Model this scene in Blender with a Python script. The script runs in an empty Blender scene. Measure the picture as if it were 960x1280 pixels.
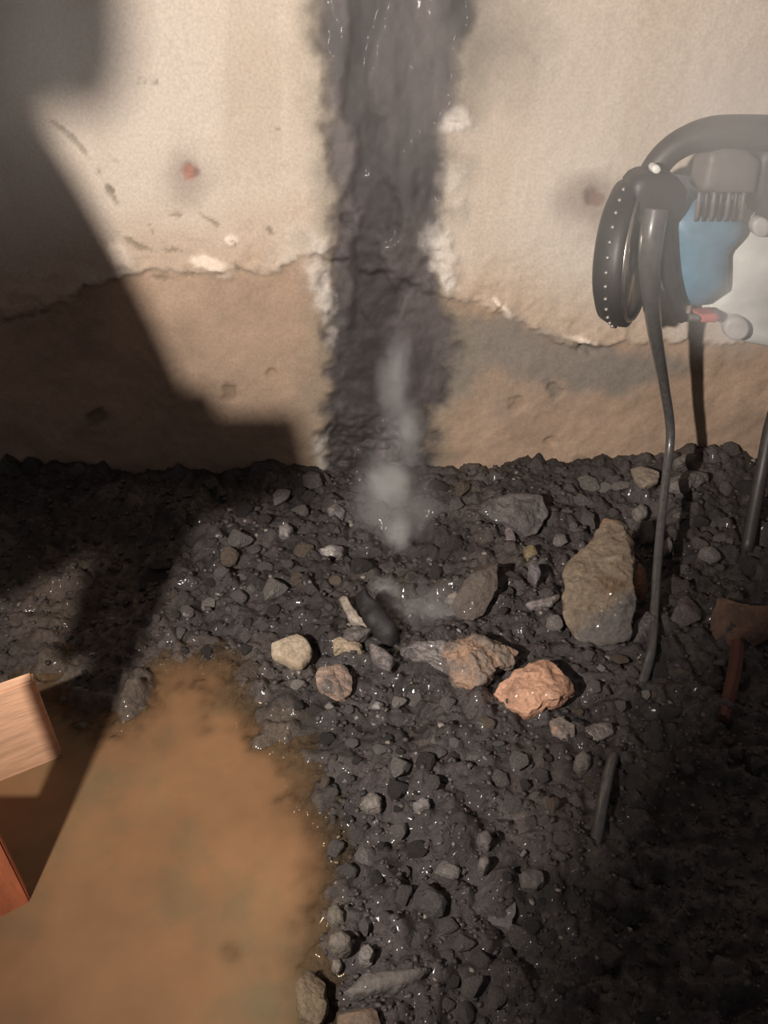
import bpy, bmesh, math, random
import numpy as np
from mathutils import Vector, Matrix

random.seed(7)
RNG = np.random.default_rng(11)
SC = bpy.context.scene
COL = SC.collection

# ------------------------------------------------------------------ camera, world, light, exposure
CAM_Y, CAM_Z, PITCH, F = -1.44, 0.90, math.radians(35.0), 967.0
cam_d = bpy.data.cameras.new('camera')
cam = bpy.data.objects.new('camera', cam_d)
COL.objects.link(cam)
cam.location = (0, CAM_Y, CAM_Z)
cam.rotation_euler = (math.pi / 2 - PITCH, 0, 0)
cam_d.sensor_fit = 'HORIZONTAL'
cam_d.sensor_width = 36.0
cam_d.lens = F / 960.0 * 36.0
cam_d.clip_start = 0.02
SC.camera = cam

world = bpy.data.worlds.new('world')
SC.world = world
world.use_nodes = True
world.node_tree.nodes['Background'].inputs[0].default_value = (1.0, 0.88, 0.88, 1)
world.node_tree.nodes['Background'].inputs[1].default_value = 0.105

LAMP = Vector((-0.455, CAM_Y, 0.90))
LAMP_POWER = 146.0
LAMP_COLOR = (1.0, 0.91, 0.82)
LAMP_RADIUS = 0.017
ld = bpy.data.lights.new('lamp_light', 'SPOT')
ld.energy = LAMP_POWER
ld.color = LAMP_COLOR
ld.shadow_soft_size = LAMP_RADIUS
lo = bpy.data.objects.new('lamp_light', ld)
lo.location = LAMP
ld.spot_size = math.radians(172)
ld.spot_blend = 1.0
lo.rotation_euler = (Vector((0.66, 0.0, 0.94)) - LAMP).to_track_quat('-Z', 'Y').to_euler()
COL.objects.link(lo)

vs = SC.view_settings
vs.view_transform = 'Standard'
vs.look = 'None'
vs.gamma = 1.0
vs.use_curve_mapping = False
vs.exposure = 0.0
SC.cycles.use_denoising = True
SC.cycles.volume_bounces = 1
SC.cycles.max_bounces = 6
SC.cycles.transparent_max_bounces = 12
SC.cycles.sample_clamp_indirect = 3.0

# ------------------------------------------------------------------ helpers: places in the photograph <-> the world
CP, SP = math.cos(PITCH), math.sin(PITCH)

def ray(px, py):
    a = (np.asarray(px, float) - 480.0) / F
    b = (640.0 - np.asarray(py, float)) / F
    return a, CP + b * SP, -SP + b * CP

def on_depth(px, py, Y):
    """the point on the upright plane at distance Y in front of the camera"""
    a, dy, dz = ray(px, py)
    t = Y / dy
    return Vector((float(a * t), CAM_Y + Y, float(CAM_Z + dz * t)))

def on_height(px, py, z=0.0):
    a, dy, dz = ray(px, py)
    t = (z - CAM_Z) / dz
    return Vector((float(a * t), float(CAM_Y + dy * t), z))

def on_wall(px, py):
    return on_depth(px, py, -CAM_Y)

def to_pixel(x, y, z):
    ry, rz = y - CAM_Y, z - CAM_Z
    dep = ry * CP - rz * SP
    dep = np.where(dep < 0.05, 0.05, dep)
    up = ry * SP + rz * CP
    return 480.0 + F * x / dep, 640.0 - F * up / dep

def depth_of(p):
    return (p.y - CAM_Y) * CP - (p.z - CAM_Z) * SP

# ------------------------------------------------------------------ noise in numpy
def _hash(ix, iy, iz, seed):
    h = (ix.astype(np.int64) * 374761393 + iy.astype(np.int64) * 668265263 + iz.astype(np.int64) * 2147483647 + seed * 974634517) & 0xFFFFFFFF
    h = ((h ^ (h >> 13)) * 1274126177) & 0xFFFFFFFF
    h = ((h ^ (h >> 16)) * 2246822519) & 0xFFFFFFFF
    return ((h ^ (h >> 15)) & 0xFFFFFF) / float(0xFFFFFF) * 2.0 - 1.0

def vnoise(x, y, z=0.0, seed=0):
    x, y, z = np.broadcast_arrays(np.asarray(x, float), np.asarray(y, float), np.asarray(z, float))
    ix, iy, iz = np.floor(x), np.floor(y), np.floor(z)
    fx, fy, fz = x - ix, y - iy, z - iz
    ux, uy, uz = [f * f * f * (f * (f * 6 - 15) + 10) for f in (fx, fy, fz)]
    r = 0.0
    for dx in (0, 1):
        for dy in (0, 1):
            for dz in (0, 1):
                w = (ux if dx else 1 - ux) * (uy if dy else 1 - uy) * (uz if dz else 1 - uz)
                r = r + w * _hash(ix + dx, iy + dy, iz + dz, seed)
    return r

def fbm(x, y, z=0.0, seed=0, octaves=4, gain=0.5):
    r, amp, tot, k = 0.0, 1.0, 0.0, 1.0
    for o in range(octaves):
        r = r + amp * vnoise(np.asarray(x) * k, np.asarray(y) * k, np.asarray(z) * k, seed + o * 17)
        tot += amp
        amp *= gain
        k *= 2.03
    return r / tot * 1.6

def smooth(a, b, v):
    t = np.clip((v - a) / (b - a), 0, 1)
    return t * t * (3 - 2 * t)

def poly_sd(px, py, poly):
    """signed distance to a polygon, positive inside"""
    px, py = np.asarray(px, float), np.asarray(py, float)
    d = np.full(px.shape, 1e9)
    inside = np.zeros(px.shape, bool)
    n = len(poly)
    for i in range(n):
        (x0, y0), (x1, y1) = poly[i], poly[(i + 1) % n]
        ex, ey = x1 - x0, y1 - y0
        t = np.clip(((px - x0) * ex + (py - y0) * ey) / (ex * ex + ey * ey + 1e-9), 0, 1)
        d = np.minimum(d, np.hypot(px - x0 - t * ex, py - y0 - t * ey))
        if y0 != y1:
            c = ((y0 > py) != (y1 > py)) & (px < (x1 - x0) * (py - y0) / (y1 - y0) + x0)
            inside ^= c
    return np.where(inside, d, -d)

def line_d(px, py, pts):
    d = np.full(np.shape(px), 1e9)
    for (x0, y0), (x1, y1) in zip(pts[:-1], pts[1:]):
        ex, ey = x1 - x0, y1 - y0
        t = np.clip(((px - x0) * ex + (py - y0) * ey) / (ex * ex + ey * ey + 1e-9), 0, 1)
        d = np.minimum(d, np.hypot(px - x0 - t * ex, py - y0 - t * ey))
    return d

def lin(r, g, b):
    f = lambda c: c / 12.92 if c <= 0.04045 else ((c + 0.055) / 1.055) ** 2.4
    return np.array([f(r / 255.0), f(g / 255.0), f(b / 255.0)])

# ------------------------------------------------------------------ helpers: objects
def tag(o, label=None, cat=None, group=None, kind=None):
    if label: o['label'] = label
    if cat: o['category'] = cat
    if group: o['group'] = group
    if kind: o['kind'] = kind
    return o

def empty(name, loc):
    o = bpy.data.objects.new(name, None)
    o.empty_display_size = 0.05
    o.location = loc
    COL.objects.link(o)
    return o

def mesh_obj(name, verts, faces, m=None, parent=None, smooth_shade=False, cols=None, attrs=None):
    me = bpy.data.meshes.new(name)
    me.from_pydata([tuple(map(float, v)) for v in verts], [], [tuple(map(int, f)) for f in faces])
    me.update()
    return wrap(name, me, m, parent, smooth_shade, cols, attrs)

def wrap(name, me, m=None, parent=None, smooth_shade=False, cols=None, attrs=None):
    if smooth_shade:
        me.polygons.foreach_set('use_smooth', np.ones(len(me.polygons), bool))
    if cols is not None:
        ca = me.color_attributes.new('Col', 'FLOAT_COLOR', 'POINT')
        c4 = np.ones((len(me.vertices), 4), np.float32)
        c4[:, :3] = cols
        ca.data.foreach_set('color', c4.ravel())
    for k, v in (attrs or {}).items():
        at = me.attributes.new(k, 'FLOAT', 'POINT')
        at.data.foreach_set('value', np.asarray(v, np.float32).ravel())
    if m: me.materials.append(m)
    o = bpy.data.objects.new(name, me)
    COL.objects.link(o)
    if parent:
        o.parent = parent
        o.matrix_parent_inverse = Matrix.Translation(-parent.location) if parent.parent is None else Matrix.Identity(4)
    return o

def grid_mesh(name, xs, ys):
    """index grid -> vertex coordinate arrays and quads"""
    X, Y = np.meshgrid(xs, ys)
    nx, ny = len(xs), len(ys)
    i = np.arange(nx * ny).reshape(ny, nx)
    q = np.stack([i[:-1, :-1], i[:-1, 1:], i[1:, 1:], i[1:, :-1]], -1).reshape(-1, 4)
    return X.ravel(), Y.ravel(), q

def fast_mesh(name, V, Q):
    me = bpy.data.meshes.new(name)
    me.vertices.add(len(V))
    me.vertices.foreach_set('co', np.asarray(V, np.float32).ravel())
    n, k = Q.shape
    me.loops.add(n * k)
    me.loops.foreach_set('vertex_index', Q.astype(np.int32).ravel())
    me.polygons.add(n)
    me.polygons.foreach_set('loop_start', np.arange(0, n * k, k, dtype=np.int32))
    me.update(calc_edges=True)
    me.validate()
    return me

def sweep(pts, radii, sides=12, sub=6, flat=1.0):
    """a round tube along a smooth path"""
    P = [Vector(p) for p in pts]
    n = len(P)
    C, R = [], []
    for i in range(n - 1):
        p0, p1, p2, p3 = P[max(i - 1, 0)], P[i], P[i + 1], P[min(i + 2, n - 1)]
        for s in range(sub):
            t = s / sub
            C.append(0.5 * ((2 * p1) + (p2 - p0) * t + (2 * p0 - 5 * p1 + 4 * p2 - p3) * t * t + (3 * p1 - p0 - 3 * p2 + p3) * t ** 3))
            R.append(radii[i] * (1 - t) + radii[i + 1] * t)
    C.append(P[-1]); R.append(radii[-1])
    V, Fc = [], []
    side = None
    for i, c in enumerate(C):
        tan = (C[min(i + 1, len(C) - 1)] - C[max(i - 1, 0)]).normalized()
        if side is None:
            side = tan.cross(Vector((0, 1, 0)))
            if side.length < 1e-3: side = tan.cross(Vector((1, 0, 0)))
        side = (side - tan * side.dot(tan)).normalized()
        other = tan.cross(side).normalized()
        for k in range(sides):
            a = 2 * math.pi * k / sides
            V.append(c + side * (math.cos(a) * R[i]) + other * (math.sin(a) * R[i] * flat))
    for i in range(len(C) - 1):
        for k in range(sides):
            a, b = i * sides + k, i * sides + (k + 1) % sides
            Fc.append((a, b, b + sides, a + sides))
    for base, rev in ((0, True), ((len(C) - 1) * sides, False)):
        ring = list(range(base, base + sides))
        Fc.append(tuple(reversed(ring)) if rev else tuple(ring))
    return V, Fc

def puffy(poly, thick, axis=Vector((0, 1, 0)), bevel=0.18, back=1.0):
    """a closed solid from an outline: rounded front, straight flanks, flat back"""
    P = [Vector(p) for p in poly]
    c = sum(P, Vector()) / len(P)
    rings = [(1 - bevel * 1.6, 0.0), (1 - bevel * 0.55, 0.05), (1 - bevel * 0.12, 0.16), (1.0, 0.32), (back, 0.9), (back * 0.95, 1.0)]
    V, Fc = [c - axis * (thick * 0.03)], []
    n = len(P)
    for s, d in rings:
        for p in P: V.append(c + (p - c) * s + axis * (thick * d))
    V.append(c + axis * thick)
    for i in range(n): Fc.append((0, 1 + (i + 1) % n, 1 + i))
    for r in range(len(rings) - 1):
        for i in range(n):
            a, b = 1 + r * n + i, 1 + r * n + (i + 1) % n
            Fc.append((a, b, b + n, a + n))
    last = 1 + (len(rings) - 1) * n
    for i in range(n): Fc.append((last + i, last + (i + 1) % n, len(V) - 1))
    return V, Fc

def resample(poly, n, closed=True):
    P = [np.array(p, float) for p in poly]
    if closed: P = P + [P[0]]
    L = [0.0]
    for a, b in zip(P[:-1], P[1:]): L.append(L[-1] + float(np.linalg.norm(b - a)))
    out = []
    for k in range(n):
        s = L[-1] * k / n
        j = max(i for i in range(len(L) - 1) if L[i] <= s + 1e-12)
        t = (s - L[j]) / max(L[j + 1] - L[j], 1e-9)
        out.append(P[j] * (1 - t) + P[j + 1] * t)
    return out

def box_between(x0, x1, y0, y1, z0, z1, bev=0.003):
    bm = bmesh.new()
    bmesh.ops.create_cube(bm, size=1.0)
    for v in bm.verts:
        v.co = Vector((x0 + (v.co.x + .5) * (x1 - x0), y0 + (v.co.y + .5) * (y1 - y0), z0 + (v.co.z + .5) * (z1 - z0)))
    bmesh.ops.bevel(bm, geom=list(bm.edges), offset=bev, segments=2, affect='EDGES')
    return bm

def bm_obj(name, bm, m=None, parent=None, smooth_shade=False):
    me = bpy.data.meshes.new(name)
    bm.normal_update()
    bm.to_mesh(me)
    bm.free()
    return wrap(name, me, m, parent, smooth_shade)

# ------------------------------------------------------------------ materials
class Nodes:
    def __init__(s, name):
        s.m = bpy.data.materials.new(name)
        s.m.use_nodes = True
        s.t = s.m.node_tree
        s.t.nodes.clear()
        s.out = s.t.nodes.new('ShaderNodeOutputMaterial')
    def n(s, kind, **kw):
        x = s.t.nodes.new(kind)
        for k, v in kw.items(): setattr(x, k, v)
        return x
    def l(s, a, b): s.t.links.new(a, b)
    def noise(s, scale, detail=4, rough=0.55, coord='Object', stretch=None):
        tc = s.n('ShaderNodeTexCoord')
        src = tc.outputs[coord]
        if stretch:
            mp = s.n('ShaderNodeMapping')
            mp.inputs['Scale'].default_value = stretch
            s.l(src, mp.inputs['Vector']); src = mp.outputs[0]
        x = s.n('ShaderNodeTexNoise')
        x.inputs['Scale'].default_value = scale
        x.inputs['Detail'].default_value = detail
        x.inputs['Roughness'].default_value = rough
        s.l(src, x.inputs['Vector'])
        return x.outputs['Fac']
    def rng(s, v, a, b, c, d):
        x = s.n('ShaderNodeMapRange')
        for i, q in enumerate((a, b, c, d)): x.inputs[i + 1].default_value = q
        s.l(v, x.inputs[0])
        return x.outputs[0]
    def mul(s, col, fac):
        x = s.n('ShaderNodeMix', data_type='RGBA', blend_type='MULTIPLY')
        x.inputs[0].default_value = 1.0
        s.l(col, x.inputs[6]); s.l(fac, x.inputs[7])
        return x.outputs[2]
    def bsdf(s):
        b = s.n('ShaderNodeBsdfPrincipled')
        s.l(b.outputs[0], s.out.inputs[0])
        return b
    def bump(s, h, strength, dist):
        x = s.n('ShaderNodeBump')
        x.inputs['Strength'].default_value = strength
        x.inputs['Distance'].default_value = dist
        s.l(h, x.inputs['Height'])
        return x.outputs[0]

def attr_mat(name, fine=140, grain=(0.8, 1.2), bump=(0.5, 0.003), rough=(0.9, 0.3), coat=0.0, coat_rough=0.12):
    """colour and wetness come from the mesh, grain from noise"""
    N = Nodes(name)
    b = N.bsdf()
    a = N.n('ShaderNodeAttribute', attribute_name='Col')
    w = N.n('ShaderNodeAttribute', attribute_name='wet')
    f = N.noise(fine, 5, 0.65)
    N.l(N.mul(a.outputs['Color'], N.rng(f, .3, .7, *grain)), b.inputs['Base Color'])
    N.l(N.rng(w.outputs['Fac'], 0, 1, *rough), b.inputs['Roughness'])
    if coat:
        N.l(N.rng(w.outputs['Fac'], 0.3, 1, 0, coat), b.inputs['Coat Weight'])
        b.inputs['Coat Roughness'].default_value = coat_rough
    bp = N.bump(N.noise(fine * 0.7, 6, 0.7), *bump)
    N.l(bp, b.inputs['Normal'])
    return N.m

def plain_mat(name, col, rough=0.6, metal=0.0, grain=60, g=(0.8, 1.2), bump=0.15, coat=0.0, stretch=None, bdist=0.002):
    N = Nodes(name)
    b = N.bsdf()
    c = N.n('ShaderNodeRGB')
    c.outputs[0].default_value = (*col, 1)
    f = N.noise(grain, 4, 0.6, stretch=stretch)
    N.l(N.mul(c.outputs[0], N.rng(f, .3, .7, *g)), b.inputs['Base Color'])
    b.inputs['Roughness'].default_value = rough
    b.inputs['Metallic'].default_value = metal
    b.inputs['Coat Weight'].default_value = coat
    b.inputs['Coat Roughness'].default_value = 0.08
    if bump: N.l(N.bump(f, bump, bdist), b.inputs['Normal'])
    return N.m

def volume_mat(name, density, col=(1, 1, 1), aniso=0.0):
    N = Nodes(name)
    v = N.n('ShaderNodeVolumeScatter')
    v.inputs['Color'].default_value = (*col, 1)
    v.inputs['Density'].default_value = density
    v.inputs['Anisotropy'].default_value = aniso
    N.l(v.outputs[0], N.out.inputs['Volume'])
    return N.m

M_WALL = attr_mat('damp_plaster', 190, (0.86, 1.14), (0.3, 0.0012), (0.95, 0.72), 0.02, 0.12)
M_GROUND = attr_mat('wet_rubble_soil', 150, (0.55, 1.45), (0.9, 0.006), (0.9, 0.5), 0.22, 0.12)
M_CHUNK = attr_mat('broken_concrete', 170, (0.7, 1.3), (0.7, 0.004), (0.9, 0.5), 0.25, 0.1)

# small stones: colour from the object, wetness from its alpha
N = Nodes('rubble_stone')
b = N.bsdf()
oi = N.n('ShaderNodeObjectInfo')
f = N.noise(4.5, 5, 0.65, 'Object')
N.l(N.mul(oi.outputs['Color'], N.rng(f, .3, .7, .6, 1.4)), b.inputs['Base Color'])
N.l(N.rng(oi.outputs['Alpha'], 0, 1, .9, .5), b.inputs['Roughness'])
N.l(N.rng(oi.outputs['Alpha'], 0.3, 1, 0, .5), b.inputs['Coat Weight'])
b.inputs['Coat Roughness'].default_value = 0.24
N.l(N.bump(N.noise(7, 5, 0.65, 'Object'), 0.7, 0.25), b.inputs['Normal'])
M_STONE = N.m

M_RUBBER = plain_mat('black_rubber', (0.012, 0.011, 0.011), 0.5, 0, 200, (0.8, 1.2), 0.1, 0.0)
M_HOSE = plain_mat('glossy_hose', (0.062, 0.058, 0.056), 0.36, 0.0, 90, (0.7, 1.3), 0.05, 1.0)
M_BLUE = plain_mat('blue_plastic', lin(78, 116, 138), 0.5, 0, 40, (0.8, 1.2), 0.05)
M_WHITE = plain_mat('pale_plastic', lin(205, 205, 200), 0.5, 0, 30, (0.85, 1.1), 0.05)
M_GREY = plain_mat('grey_plastic', lin(92, 86, 84), 0.5, 0, 60, (0.8, 1.2), 0.1)
M_PALEGREY = plain_mat('pale_grey_plastic', lin(172, 168, 165), 0.5, 0, 60, (0.8, 1.2), 0.1)
M_DKGREY = plain_mat('charcoal_plastic', lin(52, 48, 46), 0.5, 0, 60, (0.8, 1.2), 0.1)
M_RED = plain_mat('red_plastic', lin(168, 98, 96), 0.5, 0, 60, (0.9, 1.1), 0.05)
M_STEEL = plain_mat('bright_steel', (0.6, 0.55, 0.48), 0.28, 1.0, 80, (0.8, 1.1), 0.1)
M_DULLSTEEL = plain_mat('dull_steel', (0.3, 0.28, 0.26), 0.5, 0.8, 80, (0.7, 1.2), 0.2)
M_TIMBER = plain_mat('pale_sawn_timber', lin(216, 170, 138), 0.75, 0, 9, (0.75, 1.2), 0.5, 0, (1.2, 6, 7), 0.004)
M_ORANGEWOOD = plain_mat('orange_timber', lin(186, 108, 74), 0.75, 0, 10, (0.7, 1.2), 0.5, 0, (6, 6, 1.2), 0.004)
M_REDWOOD = plain_mat('red_brown_board', lin(84, 50, 40), 0.7, 0, 12, (0.75, 1.25), 0.4, 0, (1.5, 8, 8), 0.003)

# ------------------------------------------------------------------ the wall
def axis_coords(lo, a, b, hi, fine, coarse):
    return np.unique(np.round(np.concatenate([np.arange(lo, a, coarse), np.arange(a, b, fine), np.arange(b, hi + 1e-6, coarse)]), 5))

xs = axis_coords(-1.7, -1.02, 1.02, 1.7, 0.004, 0.05)
zs = axis_coords(-0.2, -0.10, 0.98, 1.7, 0.004, 0.05)
X, Z, Q = grid_mesh('wall', xs, zs)
PX, PY = to_pixel(X, np.zeros_like(X), Z)
wob = lambda s, amp, seed, o=4: amp * fbm(X * s, Z * s, 3.1, seed, o)

pale = lin(214, 200, 186) * 0.755
tan = lin(186, 160, 138) * 0.66
col = np.tile(pale, (len(X), 1))
wet = np.zeros(len(X))
disp = 0.002 * fbm(X * 9, Z * 9, 0, 5, 4)

def paint(mask, c):
    global col
    col = col * (1 - mask[:, None]) + np.asarray(c)[None, :] * mask[:, None]

# vertical brush and drip bands in the old limewash
band = fbm(X * 14, Z * 1.2, 0, 21, 3)
paint(smooth(0.05, 0.7, band) * 0.35, lin(176, 160, 144))
paint(smooth(0.1, 0.8, fbm(X * 5, Z * 4, 1, 23, 4)) * 0.3, lin(172, 156, 140))
paint(smooth(274, 286, PX + wob(30, 4, 25)) * smooth(356, 344, PX + wob(30, 4, 26)) * smooth(300, 120, PY) * 0.4, lin(168, 152, 136))
# plaster coat ends above a bare concrete plinth
lx = [-400, 0, 60, 110, 160, 215, 290, 345, 400, 560, 600, 630, 665, 700, 740, 800, 880, 960, 1400]
ly = [400, 396, 386, 362, 338, 346, 344, 336, 322, 372, 378, 392, 410, 428, 434, 432, 430, 428, 428]
edge = np.interp(PX, lx, ly) + wob(30, 7, 31) + wob(90, 3, 32)
below = smooth(-5, 5, PY - edge)
low_c = tan[None, :] * (1 + 0.16 * fbm(X * 10, Z * 10, 0, 35, 4))[:, None]
col = col * (1 - below[:, None]) + low_c * below[:, None]
disp += -0.009 * below * (1 + 0.3 * wob(20, 1, 36))
# the tan stain that creeps up into the plaster
up = smooth(-115, -5, PY - edge) * (1 - below) * smooth(-0.2, 0.6, fbm(X * 6, Z * 6, 0, 38, 4) + 0.35)
paint(up * 0.75, lin(168, 146, 126))
# grey damp cement smear on the right
gp = [(545, 400), (600, 392), (655, 402), (700, 424), (760, 436), (860, 440), (880, 470), (790, 492), (720, 500), (660, 478), (610, 470), (570, 500), (545, 470)]
gs = poly_sd(PX, PY, gp) + wob(25, 12, 41)
paint(smooth(-10, 16, gs) * 0.85, lin(118, 112, 106))
gp2 = [(560, 430), (700, 470), (740, 520), (690, 520), (620, 540), (585, 520)]
paint(smooth(-20, 40, poly_sd(PX, PY, gp2) + wob(20, 18, 42)) * 0.35, lin(124, 114, 104))
# the dark wet seam
yk = [-300, 0, 60, 130, 180, 225, 270, 320, 360, 400, 440, 480, 520, 560, 600, 800]
lk = [392, 398, 402, 406, 406, 414, 420, 408, 402, 404, 406, 408, 402, 400, 402, 400]
rk = [610, 600, 582, 566, 558, 560, 556, 546, 548, 562, 578, 566, 550, 542, 545, 560]
sl = np.interp(PY, yk, lk) + wob(26, 9, 51) + wob(80, 2.5, 52)
sr = np.interp(PY, yk, rk) + wob(24, 11, 53) + wob(75, 3, 54)
inner = np.minimum(PX - sl, sr - PX)
seam = smooth(-12, 15, inner)
soft = smooth(-44, 4, inner + wob(12, 14, 55))
paint(soft * 0.6, lin(116, 108, 94))
# olive stain spreading right at the top
paint(smooth(110, -10, np.hypot((PX - 610) / 1.0, (PY - 30) / 1.3) + wob(14, 20, 57)) * 0.7, lin(100, 94, 82))
seam_c = lin(69, 63, 63)[None, :] * (1 + 0.7 * fbm(X * 14, Z * 5, 0, 58, 5))[:, None]
col = col * (1 - seam[:, None]) + np.clip(seam_c, 0.004, 1) * seam[:, None]
core = np.interp(PY, [-100, 0, 100, 200, 250, 330, 385, 430, 520, 600], [456, 452, 450, 462, 456, 476, 476, 452, 448, 440])
cw = np.interp(PY, [-100, 0, 100, 200, 260, 330, 385, 430, 520, 600], [30, 30, 27, 32, 28, 32, 30, 38, 44, 50])
cored = smooth(1.15, 0.45, np.abs(PX - core + wob(11, 22, 61) + wob(40, 6, 62)) / cw) * seam
paint(cored * 0.85, lin(43, 37, 37))
disp += seam * (-0.012 + 0.0045 * fbm(X * 15, Z * 5, 0, 63, 3) + 0.0015 * fbm(X * 60, Z * 34, 0, 64, 3)) - cored * 0.007
# chunky wet concrete low in the seam
lowmask = smooth(500, 560, PY) * seam
disp += lowmask * 0.012 * np.abs(fbm(X * 38, Z * 38, 0, 66, 4))
wet = np.clip(seam * 0.85 + soft * 0.15 + smooth(0.0, 0.6, fbm(X * 40, Z * 40, 0, 67, 3)) * seam * 0.4, 0, 1)
# pale lime crusts along the seam
for (cx, cy, rx, ry, a) in [(572, 152, 22, 20, .9), (562, 160, 14, 10, .5), (568, 228, 22, 30, .5), (556, 322, 20, 34, .75), (562, 355, 14, 22, .9), (548, 300, 22, 24, .5),
                            (400, 308, 14, 24, .55), (396, 350, 16, 22, .6), (404, 378, 16, 26, .75), (390, 330, 26, 40, .3), (412, 420, 10, 20, .35), (400, 575, 12, 34, .5)]:
    d = np.hypot((PX - cx) / rx, (PY - cy) / ry) + wob(45, 0.45, 71 + cx, 5)
    m = smooth(1.15, 0.25, d) * a
    paint(m * 0.85, lin(198, 190, 182))
    disp += m * (0.006 + 0.006 * fbm(X * 70, Z * 70, 0, 73, 4))
    wet = wet * (1 - m * 0.6)
# damp halos with a rusty spot in the middle
for (cx, cy, rr, core_c, r0, hal) in [(237, 213, 62, lin(150, 98, 84), 15, .5), (742, 246, 58, lin(110, 84, 72), 17, .6)]:
    d = np.hypot(PX - cx, (PY - cy) * 1.0)
    paint(smooth(rr, 6, d + wob(14, 18, 81)) * hal, lin(112, 97, 87))
    paint(smooth(r0, r0 * 0.4, d + wob(60, 5, 83)) * 0.85, core_c)
    disp -= smooth(r0, 3, d) * 0.006
    paint(smooth(8, 3, np.hypot(PX - cx - 8, PY - cy - 2)) * 0.7, lin(112, 92, 80))
# pits and knobs in the plinth
for (cx, cy, r, s, c) in [(285, 493, 12, -1, lin(112, 94, 78)), (338, 470, 6, -1, lin(140, 118, 98)), (692, 490, 13, -1, lin(108, 102, 94)), (722, 574, 10, 1, lin(112, 96, 80)),
                          (648, 508, 12, -1, lin(136, 116, 98)), (120, 524, 14, -1, lin(110, 94, 80)), (735, 436, 12, -1, lin(112, 106, 98)), (690, 555, 8, -1, lin(150, 128, 106))]:
    d = np.hypot(PX - cx, PY - cy) + wob(70, r * 0.35, 91)
    m = smooth(r * 1.1, r * 0.4, d)
    paint(m * 0.75, c)
    disp += s * m * 0.007
# bright chips
for (cx, cy, ax, ay, ang) in [(634, 390, 17, 7, 0.9), (622, 378, 8, 4, 0.9), (726, 425, 20, 5, 0.25), (152, 320, 22, 14, 0.9), (262, 330, 26, 10, 0.2), (290, 300, 12, 8, 0)]:
    u = (PX - cx) * math.cos(ang) + (PY - cy) * math.sin(ang)
    v = -(PX - cx) * math.sin(ang) + (PY - cy) * math.cos(ang)
    m = smooth(1.1, 0.5, np.hypot(u / ax, v / ay) + wob(60, .3, 95))
    paint(m * 0.8, lin(222, 206, 190))
    disp += m * 0.005
# cracks and crumbled lips in the plaster
for pts, wd in [([(155, 296), (172, 308), (190, 312), (206, 310), (226, 314)], 3.2), ([(186, 280), (192, 296), (198, 306)], 2.6), ([(200, 268), (225, 270)], 2), ([(250, 268), (270, 280), (284, 292), (294, 304), (290, 322), (298, 338)], 3.6),
                ([(309, 280), (318, 290)], 5), ([(335, 286), (340, 292)], 3.5), ([(306, 318), (322, 326), (336, 332)], 4.5), ([(342, 328), (354, 332)], 4), ([(64, 152), (88, 170), (108, 194), (120, 212), (142, 240)], 2.4),
                ([(108, 196), (140, 202), (158, 204)], 2), ([(120, 212), (128, 226), (140, 246), (150, 262)], 2.2), ([(255, 345), (275, 343)], 3), ([(0, 404), (58, 392), (90, 380)], 3), ([(165, 345), (205, 350), (250, 344)], 2.2),
                ([(700, 424), (740, 436), (790, 432)], 2.6), ([(165, 102), (215, 104)], 3.5), ([(335, 150), (350, 158)], 6)]:
    m = smooth(wd * 1.1, wd * 0.3, line_d(PX, PY, pts) + wob(60, 3.0, 97)) * smooth(-0.35, 0.25, fbm(X * 55, Z * 55, 2, 98, 3))
    paint(m * 0.6, lin(104, 94, 78))
    disp -= m * 0.0035
disp += up * 0.003 * fbm(X * 45, Z * 45, 0, 99, 4)
disp += 0.0006 * fbm(X * 60, Z * 60, 0, 101, 3)
V = np.stack([X, -disp, Z], 1)
me = fast_mesh('wall_back', V, Q)
wall = wrap('wall_back', me, M_WALL, None, True, np.clip(col, 0.002, 1), {'wet': wet})
tag(wall, 'limewashed basement wall with a dark wet seam running down it', kind='structure')

# ------------------------------------------------------------------ the ground
MUD = [(-600, 2400), (-600, 850), (0, 852), (70, 848), (120, 872), (160, 872), (195, 838), (232, 822), (268, 826), (292, 852), (322, 886), (362, 894), (392, 930), (404, 1000), (410, 1090), (398, 1180), (404, 1260), (420, 1400), (440, 2400)]
WATER_Z = 0.0

def ground_parts(x, y):
    x, y = np.asarray(x, float), np.asarray(y, float)
    px, py = to_pixel(x, y, np.zeros_like(x))
    wobble = 15 * fbm(x * 12, y * 12, 0, 211, 4) + 9 * fbm(x * 34, y * 34, 0, 212, 3)
    sd = np.clip(poly_sd(px, py, MUD), -200, 200) + wobble
    sub = smooth(-12, 95, sd)                                     # how far it lies under the muddy water
    rough = fbm(x * 9, y * 9, 0, 201, 3) * 0.013 + np.abs(fbm(x * 21, y * 21, 0, 203, 4)) * 0.022 - 0.010
    rough = rough + 0.006 * fbm(x * 60, y * 60, 0, 205, 3)
    h = 0.010 + rough
    h = h - 0.034 * smooth(120, 20, np.hypot((px - 500), (py - 690) * 0.9))     # the washed-out hollow under the leak
    h = h + 0.050 * smooth(150, 20, np.hypot((px - 850) * 0.9, (py - 580) * 1.9))   # heap against the wall
    h = h + 0.020 * smooth(110, 20, np.hypot((px - 640) * 0.8, (py - 625) * 1.9))
    h = h - 0.022 * smooth(60, 15, np.hypot((px - 800) * 1.0, (py - 690) * 0.6))
    h = h * (1 - sub) + sub * (-0.034 + rough * 0.55 - 0.012 * smooth(40, 160, sd))
    h = h + sub * 0.030 * smooth(26, 4, np.hypot(px - 288, py - 1190) / 1.0 + wobble * 0.3) + sub * 0.026 * smooth(34, 6, np.hypot(px - 250, py - 905) + wobble * 0.3)
    return h, sub, sd, px, py

def ground_h(x, y):
    return float(ground_parts(np.array([x]), np.array([y]))[0][0])

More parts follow.
